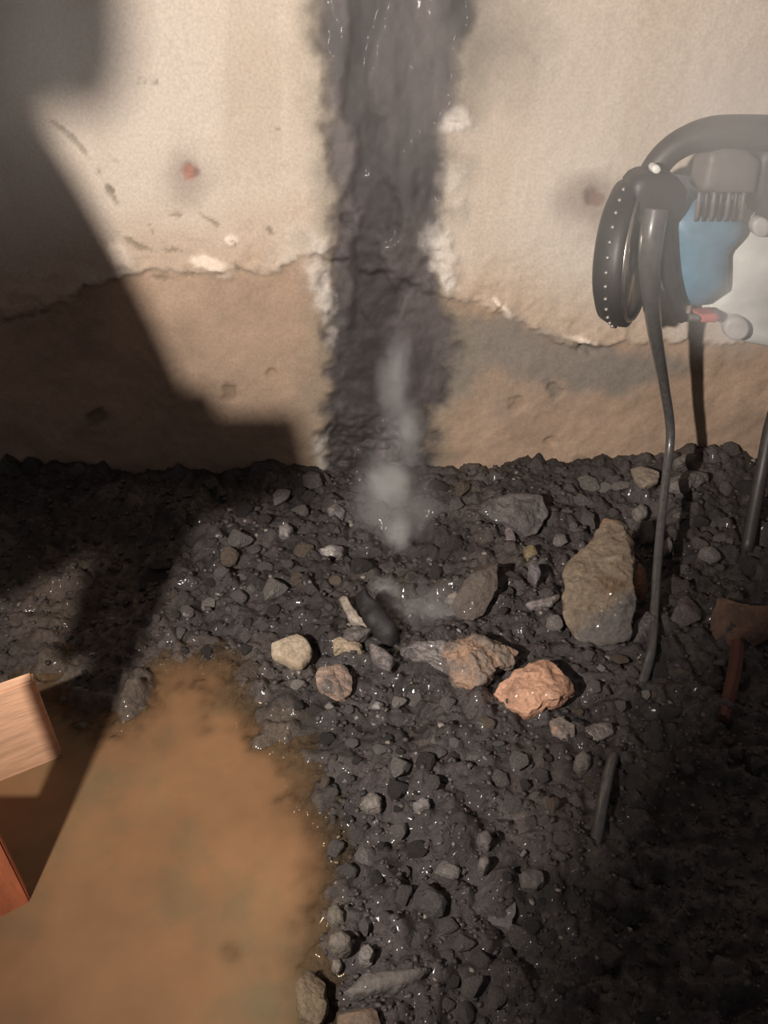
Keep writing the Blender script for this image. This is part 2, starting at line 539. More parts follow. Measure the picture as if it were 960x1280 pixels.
xs = axis_coords(-1.7, -0.86, 0.86, 1.7, 0.0042, 0.016)
ys = axis_coords(-2.3, -1.16, 0.0, 0.05, 0.0042, 0.016)
X, Y, Q = grid_mesh('floor', xs, ys)
H, SUB, SD, PX, PY = ground_parts(X, Y)
n1 = fbm(X * 18, Y * 18, 0, 221, 5)
n2 = fbm(X * 5, Y * 5, 0, 223, 4)
base = lin(57, 51, 50)[None, :] * (1 + 0.55 * n1)[:, None]
col = np.clip(base, 0.006, 1)
def gpaint(m, c):
    global col
    col = col * (1 - m[:, None]) + np.asarray(c)[None, :] * m[:, None]
gpaint(smooth(0.25, 0.8, n2) * 0.4, lin(86, 76, 70))
gpaint(smooth(170, 20, np.hypot(PX - 110, (PY - 760) * 1.3)) * 0.6, lin(82, 68, 57))
gpaint(smooth(-26, 20, SD) * 0.6, lin(90, 76, 62))
gpaint(smooth(200, 60, np.hypot(PX - 920, (PY - 980) * 0.6)) * 0.35, lin(46, 40, 38))  # soil colour darkened in the right corner where the deep shadow falls
wet = np.clip(0.75 + 0.35 * n1, 0, 1)
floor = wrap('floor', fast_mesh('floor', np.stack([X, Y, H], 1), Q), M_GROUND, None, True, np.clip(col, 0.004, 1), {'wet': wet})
tag(floor, 'dug-out wet earth and rubble floor at the foot of the wall', kind='structure')

# muddy water: how much of the ground it hides follows its depth
N = Nodes('muddy_water')
pb = N.n('ShaderNodeBsdfPrincipled')
c = N.n('ShaderNodeRGB'); c.outputs[0].default_value = (*lin(128, 96, 68), 1)
c2 = N.n('ShaderNodeRGB'); c2.outputs[0].default_value = (*lin(104, 92, 68), 1)
cm = N.n('ShaderNodeMix', data_type='RGBA')
N.l(N.rng(N.noise(5.5, 4, .55), .50, .66, 0, .85), cm.inputs[0]); N.l(c.outputs[0], cm.inputs[6]); N.l(c2.outputs[0], cm.inputs[7])
N.l(N.mul(cm.outputs[2], N.rng(N.noise(9, 5, .6), .3, .7, .85, 1.15)), pb.inputs['Base Color'])
pb.inputs['Roughness'].default_value = 0.55
pb.inputs['Specular IOR Level'].default_value = 0.25
tr = N.n('ShaderNodeBsdfTransparent')
tr.inputs[0].default_value = (0.92, 0.85, 0.74, 1)
at = N.n('ShaderNodeAttribute', attribute_name='murk')
mx = N.n('ShaderNodeMixShader')
N.l(at.outputs['Fac'], mx.inputs[0]); N.l(tr.outputs[0], mx.inputs[1]); N.l(pb.outputs[0], mx.inputs[2])
N.l(mx.outputs[0], N.out.inputs[0])
M_WATER = N.m
xs = axis_coords(-1.7, -0.70, 0.02, 0.05, 0.006, 0.04)
ys = axis_coords(-2.3, -1.16, -0.40, -0.35, 0.006, 0.04)
X, Y, Q = grid_mesh('water', xs, ys)
H, SUB, SD, PX, PY = ground_parts(X, Y)
dep = np.clip(WATER_Z - H, 0, 1)
murk = (1 - np.exp(-dep * 95.0)) * smooth(-18, 60, SD)
keep = (SD[Q] > -22).any(1)
Q = Q[keep]
used = np.unique(Q)
remap = np.full(len(X), -1); remap[used] = np.arange(len(used))
Wv = np.stack([X, Y, np.full_like(X, WATER_Z) + 0.0006 * fbm(X * 8, Y * 8, 0, 231, 2)], 1)[used]
water = wrap('mud_puddle', fast_mesh('mud_puddle', Wv, remap[Q]), M_WATER, None, True, None, {'murk': murk[used]})
tag(water, 'brown muddy water lying over the floor beside the wooden blocks', 'puddle')

# clear water that trickles from the leak over the rubble
TRICK = [(500, 600), (502, 690), (520, 760), (508, 800), (512, 860), (534, 925)]
TRICK2 = [(508, 800), (560, 830), (600, 850), (640, 880)]
TRICK3 = [(502, 690), (560, 730), (575, 765)]
xs = np.arange(-0.20, 0.30, 0.004); ys = np.arange(-0.80, -0.015, 0.004)
X, Y, Q = grid_mesh('trickle', xs, ys)
H, SUB, SD, PX, PY = ground_parts(X, Y)
td = np.minimum(np.minimum(line_d(PX, PY, TRICK), line_d(PX, PY, TRICK2) + 8), line_d(PX, PY, TRICK3) + 8)
td = td + 14 * fbm(X * 30, Y * 30, 0, 241, 3)
Q = Q[(td[Q] < 24).all(1)]
used = np.unique(Q); remap = np.full(len(X), -1); remap[used] = np.arange(len(used))
Hs = H.reshape(len(ys), len(xs)).copy()
for _ in range(2):
    Hs[1:-1, 1:-1] = (Hs[1:-1, 1:-1] * 2 + Hs[:-2, 1:-1] + Hs[2:, 1:-1] + Hs[1:-1, :-2] + Hs[1:-1, 2:]) / 6
film = np.stack([X, Y, np.maximum(Hs.ravel(), H) + 0.0015], 1)[used]
N = Nodes('clear_water')
gl = N.n('ShaderNodeBsdfGlossy'); gl.inputs['Roughness'].default_value = 0.09
tr = N.n('ShaderNodeBsdfTransparent'); tr.inputs[0].default_value = (0.93, 0.93, 0.92, 1)
N.l(N.bump(N.noise(70, 3, 0.5), 0.35, 0.003), gl.inputs['Normal'])
mx = N.n('ShaderNodeMixShader'); mx.inputs[0].default_value = 0.11
N.l(tr.outputs[0], mx.inputs[1]); N.l(gl.outputs[0], mx.inputs[2]); N.l(mx.outputs[0], N.out.inputs[0])
trickle = wrap('water_trickle', fast_mesh('water_trickle', film, remap[Q]), N.m, None, True)
tag(trickle, 'thin glinting trickle of water running from the leak over the rubble', 'water')

# ------------------------------------------------------------------ stones
def rock_proto(seed, sub, planes, lump=0.12):
    r = np.random.default_rng(seed)
    bm = bmesh.new()
    bmesh.ops.create_icosphere(bm, subdivisions=sub, radius=1.0)
    V = np.array([v.co[:] for v in bm.verts])
    V = V * (1 + lump * fbm(V[:, 0] * 1.6 + seed, V[:, 1] * 1.6, V[:, 2] * 1.6, seed, 3))[:, None]
    for _ in range(planes):
        nrm = r.normal(size=3); nrm /= np.linalg.norm(nrm)
        d = r.uniform(0.5, 0.85)
        over = np.maximum(V @ nrm - d, 0)
        V = V - over[:, None] * nrm * 0.95
    V = V - V.mean(0)
    V /= np.abs(V).max()
    for v, p in zip(bm.verts, V): v.co = p
    bm.normal_update()
    me = bpy.data.meshes.new('stone')
    bm.to_mesh(me); bm.free()
    me.materials.append(M_STONE)
    return me

SHAPES = {'rounded': [rock_proto(300 + i, 2, 5, 0.2) for i in range(4)],
          'angular': [rock_proto(320 + i, 2, 12, 0.1) for i in range(6)],
          'flat': [rock_proto(340 + i, 2, 9, 0.15) for i in range(4)]}

def place_stone(px, py, w, label, color, wetness, shape='angular', h=None, rot=None, group=None, lift=0.22, tall=None):
    """a stone w pixels wide in the photograph, lying on the rubble"""
    p = on_height(px, py, 0.0)
    for _ in range(3):
        g = ground_h(p.x, p.y)
        p = on_height(px, py, g)
    s = 0.5 * w * depth_of(p) / F
    s2 = s * ((h / w) if h else random.uniform(0.7, 1.0))
    sz = tall * s if tall else min(s, s2) * (0.45 if shape == 'flat' else random.uniform(0.6, 0.9))
    o = bpy.data.objects.new('stone', random.choice(SHAPES[shape]))
    COL.objects.link(o)
    o.location = (p.x, p.y, ground_h(p.x, p.y) + sz * lift)
    o.scale = (s, s2 * 1.15, sz)
    o.rotation_euler = (random.uniform(-.3, .3), random.uniform(-.3, .3), random.uniform(-.5, .5) if rot is None else rot)
    o.color = (*[float(q) for q in color], wetness)
    tag(o, label, 'stone', group)
    return o

def chunk(pxs, py_floor, label, colfun, thick=0.05, tilt=0.0, name='stone', cat='stone', seed=1, n=44, lift=0.0, rough=0.0045, wet=0.5, yaw=0.0, dome=0.35):
    """a broken chunk whose outline as seen is pxs: it lies in a plane through the ground at its foot, tilted up by `tilt`, and has real thickness"""
    cx = sum(p[0] for p in pxs) / len(pxs)
    foot = on_height(cx, py_floor, 0.0)
    foot = on_height(cx, py_floor, ground_h(foot.x, foot.y) + lift + thick * 0.28)
    nrm = Vector((math.sin(yaw) * math.sin(tilt), -math.cos(yaw) * math.sin(tilt), math.cos(tilt)))
    top0 = foot + nrm * thick * 0.6
    camp = Vector((0, CAM_Y, CAM_Z))
    P = []
    for x, y in pxs:
        a, dy, dz = ray(x, y)
        d = Vector((float(a), float(dy), float(dz)))
        P.append(camp + d * ((top0 - camp).dot(nrm) / d.dot(nrm)))
    P = [Vector(q) for q in resample(P, n)]
    c = sum(P, Vector()) / n
    prof = [(0.22, 0.0), (0.45, 0.02), (0.66, 0.05), (0.83, 0.10), (0.94, 0.20), (1.0, 0.38), (0.99, 0.62), (0.9, 0.86), (0.6, 1.0)]
    V, Fc = [c.copy()], []
    for s, d in prof:
        for q in P: V.append(c + (q - c) * s - nrm * (thick * d * (1 + dome)) + nrm * thick * 0.0)
    V.append(c - nrm * thick * (1 + dome))
    for i in range(n): Fc.append((0, 1 + i, 1 + (i + 1) % n))
    for r in range(len(prof) - 1):
        for i in range(n):
            a, b2 = 1 + r * n + i, 1 + r * n + (i + 1) % n
            Fc.append((a, a + n, b2 + n, b2))
    last = 1 + (len(prof) - 1) * n
    for i in range(n): Fc.append((last + (i + 1) % n, last + i, len(V) - 1))
    tmp = mesh_obj('chunk_base', V, Fc)
    bm = bmesh.new(); bm.from_mesh(tmp.data); bmesh.ops.recalc_face_normals(bm, faces=bm.faces[:]); bm.to_mesh(tmp.data); bm.free()
    rm = tmp.modifiers.new('r', 'REMESH'); rm.mode = 'VOXEL'; rm.voxel_size = max(max(tmp.dimensions) / 58.0, 0.0011)
    me = bpy.data.meshes.new_from_object(tmp.evaluated_get(bpy.context.evaluated_depsgraph_get()))
    old = tmp.data; bpy.data.objects.remove(tmp); bpy.data.meshes.remove(old)
    me.name = name
    A = np.zeros(len(me.vertices) * 3); me.vertices.foreach_get('co', A); A = A.reshape(-1, 3)
    NV = np.zeros(len(me.vertices) * 3); me.vertices.foreach_get('normal', NV); NV = NV.reshape(-1, 3)
    cr = np.random.default_rng(900 + seed)
    for _ in range(9 if thick > 0.028 else 0):
        dn = cr.normal(size=3) * 0.42 + np.array(nrm[:]); dn /= np.linalg.norm(dn)
        pr = A @ dn
        over = np.maximum(pr - (pr.max() - cr.uniform(0.08, 0.20) * (pr.max() - pr.min())), 0)
        A = A - over[:, None] * dn * 0.9
    size = max(0.35, min(1.0, (max(p[0] for p in pxs) - min(p[0] for p in pxs)) / 70.0))
    fq = 26 / size
    nz = fbm(A[:, 0] * fq + seed, A[:, 1] * fq, A[:, 2] * fq, 400 + seed, 4)
    nz2 = fbm(A[:, 0] * fq * 3 + seed, A[:, 1] * fq * 3, A[:, 2] * fq * 3, 430 + seed, 4)
    ridge = 0.5 - np.abs(fbm(A[:, 0] * fq * 1.3, A[:, 1] * fq * 1.3 + seed, A[:, 2] * fq * 1.3, 450 + seed, 3))
    A = A + NV * (rough * size * (0.55 * nz + 0.40 * nz2 + 0.7 * ridge))[:, None]
    px, py = to_pixel(A[:, 0], A[:, 1], A[:, 2])
    cols = np.clip(colfun(px, py, A, nz, nz2), 0.004, 1)
    loc = Vector(A.mean(0))
    A = A - np.array(loc[:])
    me.vertices.foreach_set('co', A.ravel()); me.update()
    o = wrap(name, me, M_CHUNK, None, False, cols, {'wet': np.clip(wet + 0.3 * nz2, 0, 1)})
    o.location = loc
    tag(o, label, cat)
    return o

def two(c0, c1, k=0.5, bias=0.0):
    c0, c1 = np.asarray(c0), np.asarray(c1)
    def fn(px, py, A, nz, nz2):
        m = smooth(-0.5, 0.6, nz + 0.5 * nz2 + bias)[:, None]
        return c0 * (1 - m) + c1 * m
    return fn

def big_tan(px, py, A, nz, nz2):
    base = lin(102, 89, 74)[None, :] * (1 + 0.18 * nz2)[:, None]
    def mixin(b, m, c): return b * (1 - m[:, None]) + np.asarray(c)[None, :] * m[:, None]
    base = mixin(base, smooth(-12, 12, (px - 745) * 0.5 + (py - 765) * 0.9 + nz * 14), lin(82, 76, 73))
    base = mixin(base, smooth(664, 640, py + nz * 10), lin(120, 88, 68))
    base = mixin(base, smooth(24, 4, np.hypot(px - 768, (py - 728) * 1.6) + nz * 14) * 0.7, lin(84, 62, 42))
    return base

HERO = []
HERO.append(chunk([(708, 765), (708, 705), (722, 684), (744, 664), (758, 640), (766, 628), (784, 634), (796, 652), (797, 684), (792, 712), (800, 742), (795, 762), (794, 790), (768, 797), (742, 795), (720, 790)], 792,
                  'largest tan slab of broken concrete standing by the hose with a grey lower corner', big_tan, 0.055, 0.55, seed=3, n=64, wet=0.35, rough=0.006, yaw=-0.15))
HERO.append(chunk([(800, 700), (808, 708), (812, 735), (806, 750), (798, 735), (797, 715)], 748, 'small rust-brown splinter against the side of the tan slab', two(lin(120, 84, 62), lin(98, 72, 56)), 0.02, 0.4, seed=4, n=20))
HERO.append(chunk([(625, 698), (622, 732), (606, 762), (590, 770), (572, 764), (566, 750), (578, 728), (600, 702), (612, 692)], 764,
                  'dull grey-brown triangular slab leaning left of the tan slab', two(lin(84, 74, 67), lin(74, 65, 60)), 0.035, 0.5, seed=5, n=36, wet=0.35, rough=0.003, lift=0.012))
HERO.append(chunk([(553, 800), (562, 790), (592, 786), (632, 780), (641, 790), (654, 800), (646, 816), (622, 826), (606, 846), (590, 852), (572, 842), (560, 820)], 848,
                  'crumbly orange and grey lump beside the wet hollow', two(lin(136, 110, 92), lin(98, 88, 80), bias=0.05), 0.045, 0.32, seed=6, n=52, wet=0.55, rough=0.009, lift=0.004))
HERO.append(chunk([(617, 852), (632, 838), (652, 828), (684, 818), (706, 816), (712, 836), (719, 852), (702, 868), (682, 874), (662, 884), (640, 872), (628, 860)], 880,
                  'bright orange-pink brick fragment with a pointed end', two(lin(172, 132, 108), lin(140, 106, 86), bias=-0.1), 0.042, 0.22, seed=7, n=48, wet=0.6, rough=0.006, lift=0.012))
HERO.append(chunk([(337, 800), (352, 794), (372, 788), (384, 794), (391, 806), (388, 816), (376, 828), (362, 826), (350, 818), (339, 815)], 826,
                  'pale beige flat flake lying alone on the dark rubble', two(lin(166, 152, 132), lin(150, 134, 114)), 0.022, 0.1, seed=8, n=36, wet=0.1, rough=0.0018, lift=0.008))
HERO.append(chunk([(392, 836), (398, 824), (412, 820), (424, 814), (432, 820), (438, 832), (440, 848), (428, 860), (412, 854), (399, 850)], 858,
                  'lumpy buff stone with a grey side just right of the beige flake', two(lin(148, 126, 112), lin(98, 90, 86), bias=-0.1), 0.038, 0.15, seed=9, n=36, wet=0.5, rough=0.006, lift=0.006))
HERO.append(chunk([(415, 796), (424, 793), (436, 799), (452, 803), (454, 812), (440, 811), (428, 807), (416, 810)], 812,
                  'small buff bar-shaped fragment above the lumpy buff stone', two(lin(158, 142, 122), lin(132, 116, 98)), 0.02, 0.1, seed=10, n=24, lift=0.006))
HERO.append(chunk([(424, 745), (431, 741), (442, 757), (448, 768), (466, 782), (458, 786), (446, 780), (436, 774)], 784,
                  'thin pale shard standing beside the black stub', two(lin(146, 134, 122), lin(122, 112, 104)), 0.016, 0.35, seed=11, n=26, wet=0.5, lift=0.008))
HERO.append(chunk([(430, 784), (444, 779), (466, 783), (458, 792), (440, 800), (428, 796)], 798, 'grey wet chip under the pale shard', two(lin(92, 86, 84), lin(74, 68, 66)), 0.018, 0.15, seed=12, n=24, wet=0.8))
HERO.append(chunk([(462, 800), (476, 806), (494, 820), (488, 832), (474, 826), (464, 816)], 830, 'grey wet chip below the black stub', two(lin(108, 100, 98), lin(80, 74, 74)), 0.02, 0.15, seed=13, n=24, wet=0.8))
HERO.append(chunk([(500, 795), (530, 786), (556, 792), (572, 812), (586, 836), (572, 842), (548, 826), (520, 816), (504, 810)], 838, 'grey glistening gravel lump left of the crumbly orange lump', two(lin(112, 106, 104), lin(74, 68, 68)), 0.03, 0.2, seed=14, n=36, wet=1.0, rough=0.009))
HERO.append(chunk([(560, 742), (570, 736), (576, 744), (566, 752), (554, 752)], 752, 'glinting wet pebble at the left corner of the triangular slab', two(lin(150, 140, 128), lin(90, 82, 78)), 0.018, 0.2, seed=15, n=20, wet=1.0))
HERO.append(chunk([(600, 612), (640, 606), (680, 612), (690, 632), (676, 656), (662, 662), (648, 652), (620, 640), (602, 628)], 660,
                  'large dull grey slab against the foot of the wall', two(lin(92, 86, 84), lin(72, 66, 65)), 0.045, 0.5, seed=16, n=40, wet=0.4, rough=0.006))
HERO.append(chunk([(632, 660), (640, 652), (646, 672), (642, 680), (634, 676)], 680, 'narrow pinkish-grey sliver below the large grey slab', two(lin(118, 104, 102), lin(96, 86, 86)), 0.014, 0.4, seed=17, n=20, wet=0.5))
HERO.append(chunk([(658, 752), (680, 746), (700, 742), (690, 754), (664, 758)], 757, 'thin light-grey sliver lying left of the tan slab', two(lin(116, 108, 106), lin(96, 90, 88)), 0.012, 0.1, seed=18, n=24, wet=0.6, lift=0.004))
HERO.append(chunk([(655, 682), (668, 678), (674, 690), (664, 698), (656, 694)], 697, 'small ochre pebble below the large grey slab', two(lin(112, 98, 72), lin(92, 80, 64)), 0.02, 0.3, seed=19, n=22, wet=0.6))
HERO.append(chunk([(662, 702), (674, 702), (678, 716), (672, 726), (662, 714)], 726, 'bluish-grey oval pebble between the ochre pebble and the tan slab', two(lin(102, 96, 98), lin(84, 78, 80)), 0.022, 0.3, seed=20, n=22, wet=0.5))
HERO.append(chunk([(838, 594), (862, 582), (896, 578), (900, 586), (878, 598), (858, 608), (840, 604)], 606, 'light grey flat stone on the heap right of the hose', two(lin(110, 104, 100), lin(92, 86, 83)), 0.03, 0.35, seed=21, n=32, wet=0.35))
HERO.append(chunk([(844, 572), (858, 564), (874, 566), (866, 576), (848, 580)], 580, 'smaller light grey stone on top of the heap right of the hose', two(lin(104, 98, 95), lin(86, 80, 78)), 0.024, 0.35, seed=22, n=24, wet=0.35))
HERO.append(chunk([(792, 576), (812, 578), (828, 586), (824, 600), (808, 604), (798, 592)], 604, 'brownish-grey stone against the wall left of the hose', two(lin(126, 114, 100), lin(106, 96, 88)), 0.03, 0.5, seed=23, n=26, wet=0.25))
HERO.append(chunk([(793, 634), (802, 627), (810, 632), (811, 642), (802, 648), (794, 642)], 646, 'oval grey pebble above the tan slab', two(lin(110, 104, 98), lin(96, 90, 86)), 0.022, 0.4, seed=24, n=22, wet=0.4))
HERO.append(chunk([(804, 650), (816, 646), (820, 662), (818, 678), (808, 676)], 678, 'upright grey stone right of the tan slab touching the hose', two(lin(94, 88, 86), lin(80, 74, 73)), 0.024, 0.45, seed=25, n=26, wet=0.4))
HERO.append(chunk([(829, 676), (838, 668), (843, 680), (839, 690), (830, 694)], 694, 'grey pebble just right of the hose below the heap', two(lin(98, 92, 90), lin(82, 76, 75)), 0.02, 0.35, seed=26, n=22, wet=0.5))
HERO.append(chunk([(800, 766), (812, 758), (828, 776), (826, 792), (800, 796), (790, 786)], 795, 'dark grey slab under the hose beside the tan slab', two(lin(90, 83, 81), lin(72, 66, 65)), 0.03, 0.25, seed=27, n=30, wet=0.6))
HERO.append(chunk([(852, 744), (862, 736), (884, 752), (878, 768), (856, 776), (842, 768)], 775, 'dim grey wedge right of the hose', two(lin(84, 74, 72), lin(68, 60, 59)), 0.03, 0.3, seed=28, n=28, wet=0.5))
HERO.append(chunk([(908, 734), (938, 747), (985, 752), (982, 780), (950, 800), (912, 797), (896, 780)], 797, 'brown angular block in the dark right corner', two(lin(110, 84, 70), lin(88, 68, 58)), 0.05, 0.4, seed=29, n=32, wet=0.2))
HERO.append(chunk([(690, 894), (702, 888), (722, 898), (722, 914), (708, 918), (694, 908)], 917, 'grey and orange stone below the orange-pink fragment', two(lin(108, 98, 92), lin(150, 108, 84), bias=-0.35), 0.03, 0.2, seed=30, n=26, wet=0.6))
HERO.append(chunk([(736, 900), (748, 893), (768, 894), (772, 906), (756, 916), (742, 924), (734, 914)], 922, 'light grey knobbly stone beside the lower hose', two(lin(118, 110, 104), lin(88, 80, 78)), 0.035, 0.2, seed=31, n=28, wet=0.55))
HERO.append(chunk([(721, 940), (730, 935), (740, 942), (739, 955), (727, 957), (720, 950)], 956, 'grey six-sided pebble under the light grey knobbly stone', two(lin(104, 98, 92), lin(92, 86, 82)), 0.022, 0.1, seed=32, n=18, wet=0.2))
HERO.append(chunk([(452, 1182), (461, 1176), (468, 1186), (464, 1200), (452, 1200), (447, 1190)], 1199, 'pale grey six-sided pebble nearest the puddle edge at the bottom', two(lin(122, 116, 112), lin(104, 98, 96)), 0.022, 0.1, seed=33, n=18, wet=0.1))
HERO.append(chunk([(410, 1132), (420, 1126), (430, 1138), (430, 1150), (416, 1152), (408, 1144)], 1152, 'olive-grey pebble on the puddle edge', two(lin(106, 98, 86), lin(88, 82, 74)), 0.024, 0.1, seed=34, n=22, wet=0.2))
HERO.append(chunk([(412, 1165), (428, 1158), (440, 1168), (438, 1182), (420, 1188), (410, 1178)], 1187, 'broad olive-grey stone just below the olive-grey pebble', two(lin(98, 90, 82), lin(80, 74, 68)), 0.028, 0.1, seed=35, n=26, wet=0.3))
HERO.append(chunk([(416, 1199), (424, 1196), (428, 1206), (422, 1214), (415, 1208)], 1213, 'tiny pale pebble above the dark gap beside the puddle', two(lin(120, 112, 102), lin(104, 96, 88)), 0.014, 0.1, seed=36, n=16, wet=0.3))
HERO.append(chunk([(454, 994), (464, 987), (476, 992), (476, 1006), (460, 1008), (452, 1002)], 1007, 'squarish pale grey pebble, left of a similar one', two(lin(116, 108, 102), lin(98, 92, 88)), 0.022, 0.1, seed=37, n=20, wet=0.2))
HERO.append(chunk([(516, 1002), (528, 994), (538, 996), (538, 1006), (522, 1010)], 1009, 'squarish pale grey pebble, right of a similar one', two(lin(114, 108, 106), lin(100, 94, 92)), 0.02, 0.1, seed=38, n=20, wet=0.2))
HERO.append(chunk([(575, 1012), (582, 1008), (586, 1014), (578, 1018)], 1017, 'tiny pale speck of stone on the dark gravel', two(lin(132, 126, 120), lin(112, 106, 102)), 0.01, 0.1, seed=39, n=14, wet=0.2))
HERO.append(chunk([(598, 1040), (610, 1034), (616, 1048), (612, 1058), (600, 1052)], 1057, 'mauve-grey upright stone in the gravel', two(lin(98, 90, 88), lin(82, 76, 75)), 0.024, 0.2, seed=40, n=22, wet=0.3))
HERO.append(chunk([(600, 1070), (610, 1066), (614, 1076), (606, 1086), (598, 1080)], 1085, 'round grey pebble right under the mauve-grey stone', two(lin(100, 94, 90), lin(86, 80, 78)), 0.02, 0.1, seed=41, n=20, wet=0.3))
HERO.append(chunk([(648, 1068), (656, 1060), (660, 1064), (652, 1072)], 1072, 'tiny pinkish pebble above the round dark stone', two(lin(128, 116, 114), lin(112, 100, 100)), 0.011, 0.1, seed=42, n=14, wet=0.2))
HERO.append(chunk([(652, 1086), (664, 1078), (680, 1084), (684, 1096), (672, 1104), (656, 1100)], 1104, 'round dark grey stone on the edge of the deep shadow', two(lin(88, 82, 78), lin(72, 66, 64)), 0.03, 0.15, seed=43, n=26, wet=0.3))
HERO.append(chunk([(594, 1122), (606, 1096), (628, 1092), (640, 1112), (648, 1120), (646, 1140), (640, 1156), (618, 1146), (602, 1136)], 1154,
                  'large dark slab with a wet chipped edge near the deep shadow', two(lin(84, 78, 76), lin(66, 60, 60)), 0.038, 0.15, seed=44, n=40, wet=0.7))
HERO.append(chunk([(418, 1252), (440, 1244), (470, 1250), (480, 1290), (470, 1330), (412, 1330)], 1320, 'flat brown slab at the very bottom beside the puddle', two(lin(104, 88, 74), lin(88, 76, 66)), 0.03, 0.03, seed=45, n=30, wet=0.2, rough=0.002))
HERO.append(chunk([(428, 1236), (452, 1212), (492, 1208), (540, 1206), (520, 1226), (470, 1240), (440, 1244)], 1242, 'long grey slab lying across the gravel above the flat brown slab', two(lin(90, 84, 80), lin(76, 70, 68)), 0.028, 0.1, seed=46, n=36, wet=0.3, rough=0.003))
HERO.append(chunk([(366, 1220), (384, 1200), (404, 1212), (408, 1250), (396, 1275), (372, 1262)], 1272, 'brown-grey lump half sunk in the muddy puddle', two(lin(102, 88, 70), lin(86, 74, 60)), 0.04, 0.05, seed=47, n=32, wet=0.2, rough=0.006, lift=0.016))
HERO.append(chunk([(408, 632), (420, 626), (432, 634), (428, 646), (412, 646)], 645, 'round wet pebble in the hollow left of the steam', two(lin(112, 106, 104), lin(84, 78, 78)), 0.024, 0.3, seed=48, n=20, wet=0.9))
HERO.append(chunk([(398, 684), (412, 678), (430, 682), (428, 692), (408, 694)], 694, 'bright wet white-streaked stone left of the steam', two(lin(150, 144, 140), lin(96, 90, 90)), 0.022, 0.25, seed=49, n=24, wet=1.0))
HERO.append(chunk([(348, 656), (358, 650), (366, 658), (360, 668), (348, 666)], 667, 'light wet pebble in the rubble left of the white-streaked stone', two(lin(122, 116, 114), lin(90, 84, 84)), 0.02, 0.25, seed=50, n=20, wet=0.9))

# the black stub sticking out of the hollow
V_, F_ = sweep([on_height(452, 742, 0.055), on_height(466, 768, 0.04), on_height(480, 790, 0.02), on_height(490, 812, -0.012)], [0.012, 0.021, 0.023, 0.018], 18, 10, 0.8)
A = np.array([v[:] for v in V_]); A += 0.004 * np.stack([fbm(A[:, 0] * 50, A[:, 1] * 50, A[:, 2] * 50, 500 + k, 3) for k in range(3)], 1)
stub = mesh_obj('wood_stub', A, F_, plain_mat('soaked_wood', (0.010, 0.008, 0.008), 0.7, 0, 30, (0.6, 1.4), 0.6, 0.0, (1, 1, 1), 0.004), None, True)
tag(stub, 'black soaked stub of wood slanting out of the wet hollow', 'stub')
V_, F_ = sweep([on_height(922, 806, 0.03), on_height(918, 840, 0.02), on_height(904, 900, 0.01)], [0.016, 0.016, 0.013], 8, 4, 0.6)
stick = mesh_obj('wood_stick', V_, F_, plain_mat('reddish_stick', lin(96, 58, 48), 0.7, 0, 20, (0.7, 1.3), 0.4))
tag(stick, 'reddish stick lying below the brown block in the dark corner', 'stick')

# countable loose stones scattered over the dig, told apart by look and place
def zone_of(px, py):
    if px > 815 and py < 900: return 'right of the hose at the dark side'
    if py < 705: return 'at the wall foot left of the steam' if px < 490 else 'between the steam and the hose near the wall'
    if px < 330: return 'above the puddle in the shaded left part'
    if py < 890: return 'around the buff and orange stones'
    if px < 520: return 'along the puddle edge'
    if px < 690: return 'in the gravel below the orange stones'
    return 'around the lower end of the hose'

hero_px = []
for o in HERO:
    q = to_pixel(o.location.x, o.location.y, o.location.z)
    hero_px.append((float(q[0]), float(q[1]), float(max(o.dimensions.x, 0.03)) * F / depth_of(o.location) * 0.55))
STONE_KINDS = [('dark', lin(62, 56, 55), 0.55), ('grey', lin(106, 99, 97), 0.4), ('light grey', lin(138, 131, 127), 0.4), ('brownish', lin(106, 92, 80), 0.3)]
MARKS = [('tan slab', 755, 720), ('triangular slab', 595, 735), ('crumbly orange lump', 600, 815), ('orange-pink brick fragment', 668, 850), ('beige flake', 366, 810), ('lumpy buff stone', 420, 838),
         ('black stub', 475, 780), ('large grey slab', 640, 636), ('heap by the wall', 865, 590), ("knobbly stone by the hose", 755, 908), ("hexagonal pebble by the hose", 730, 947),
         ("pale hexagonal pebble", 458, 1188), ('squarish pale pebbles', 495, 1000), ('mauve-grey upright stone', 607, 1047), ("large chipped dark slab", 620, 1125), ('round dark grey stone', 668, 1092),
         ('long grey slab', 490, 1224), ('white-streaked stone', 414, 687), ("round wet pebble", 420, 637), ('brown angular block', 935, 770), ('dim grey wedge', 862, 758), ('tan slab splinter', 804, 720),
         ("puddle's far tip", 215, 800), ('puddle edge', 400, 960)]
BY_LABEL = {}
placed = []
tries = 0
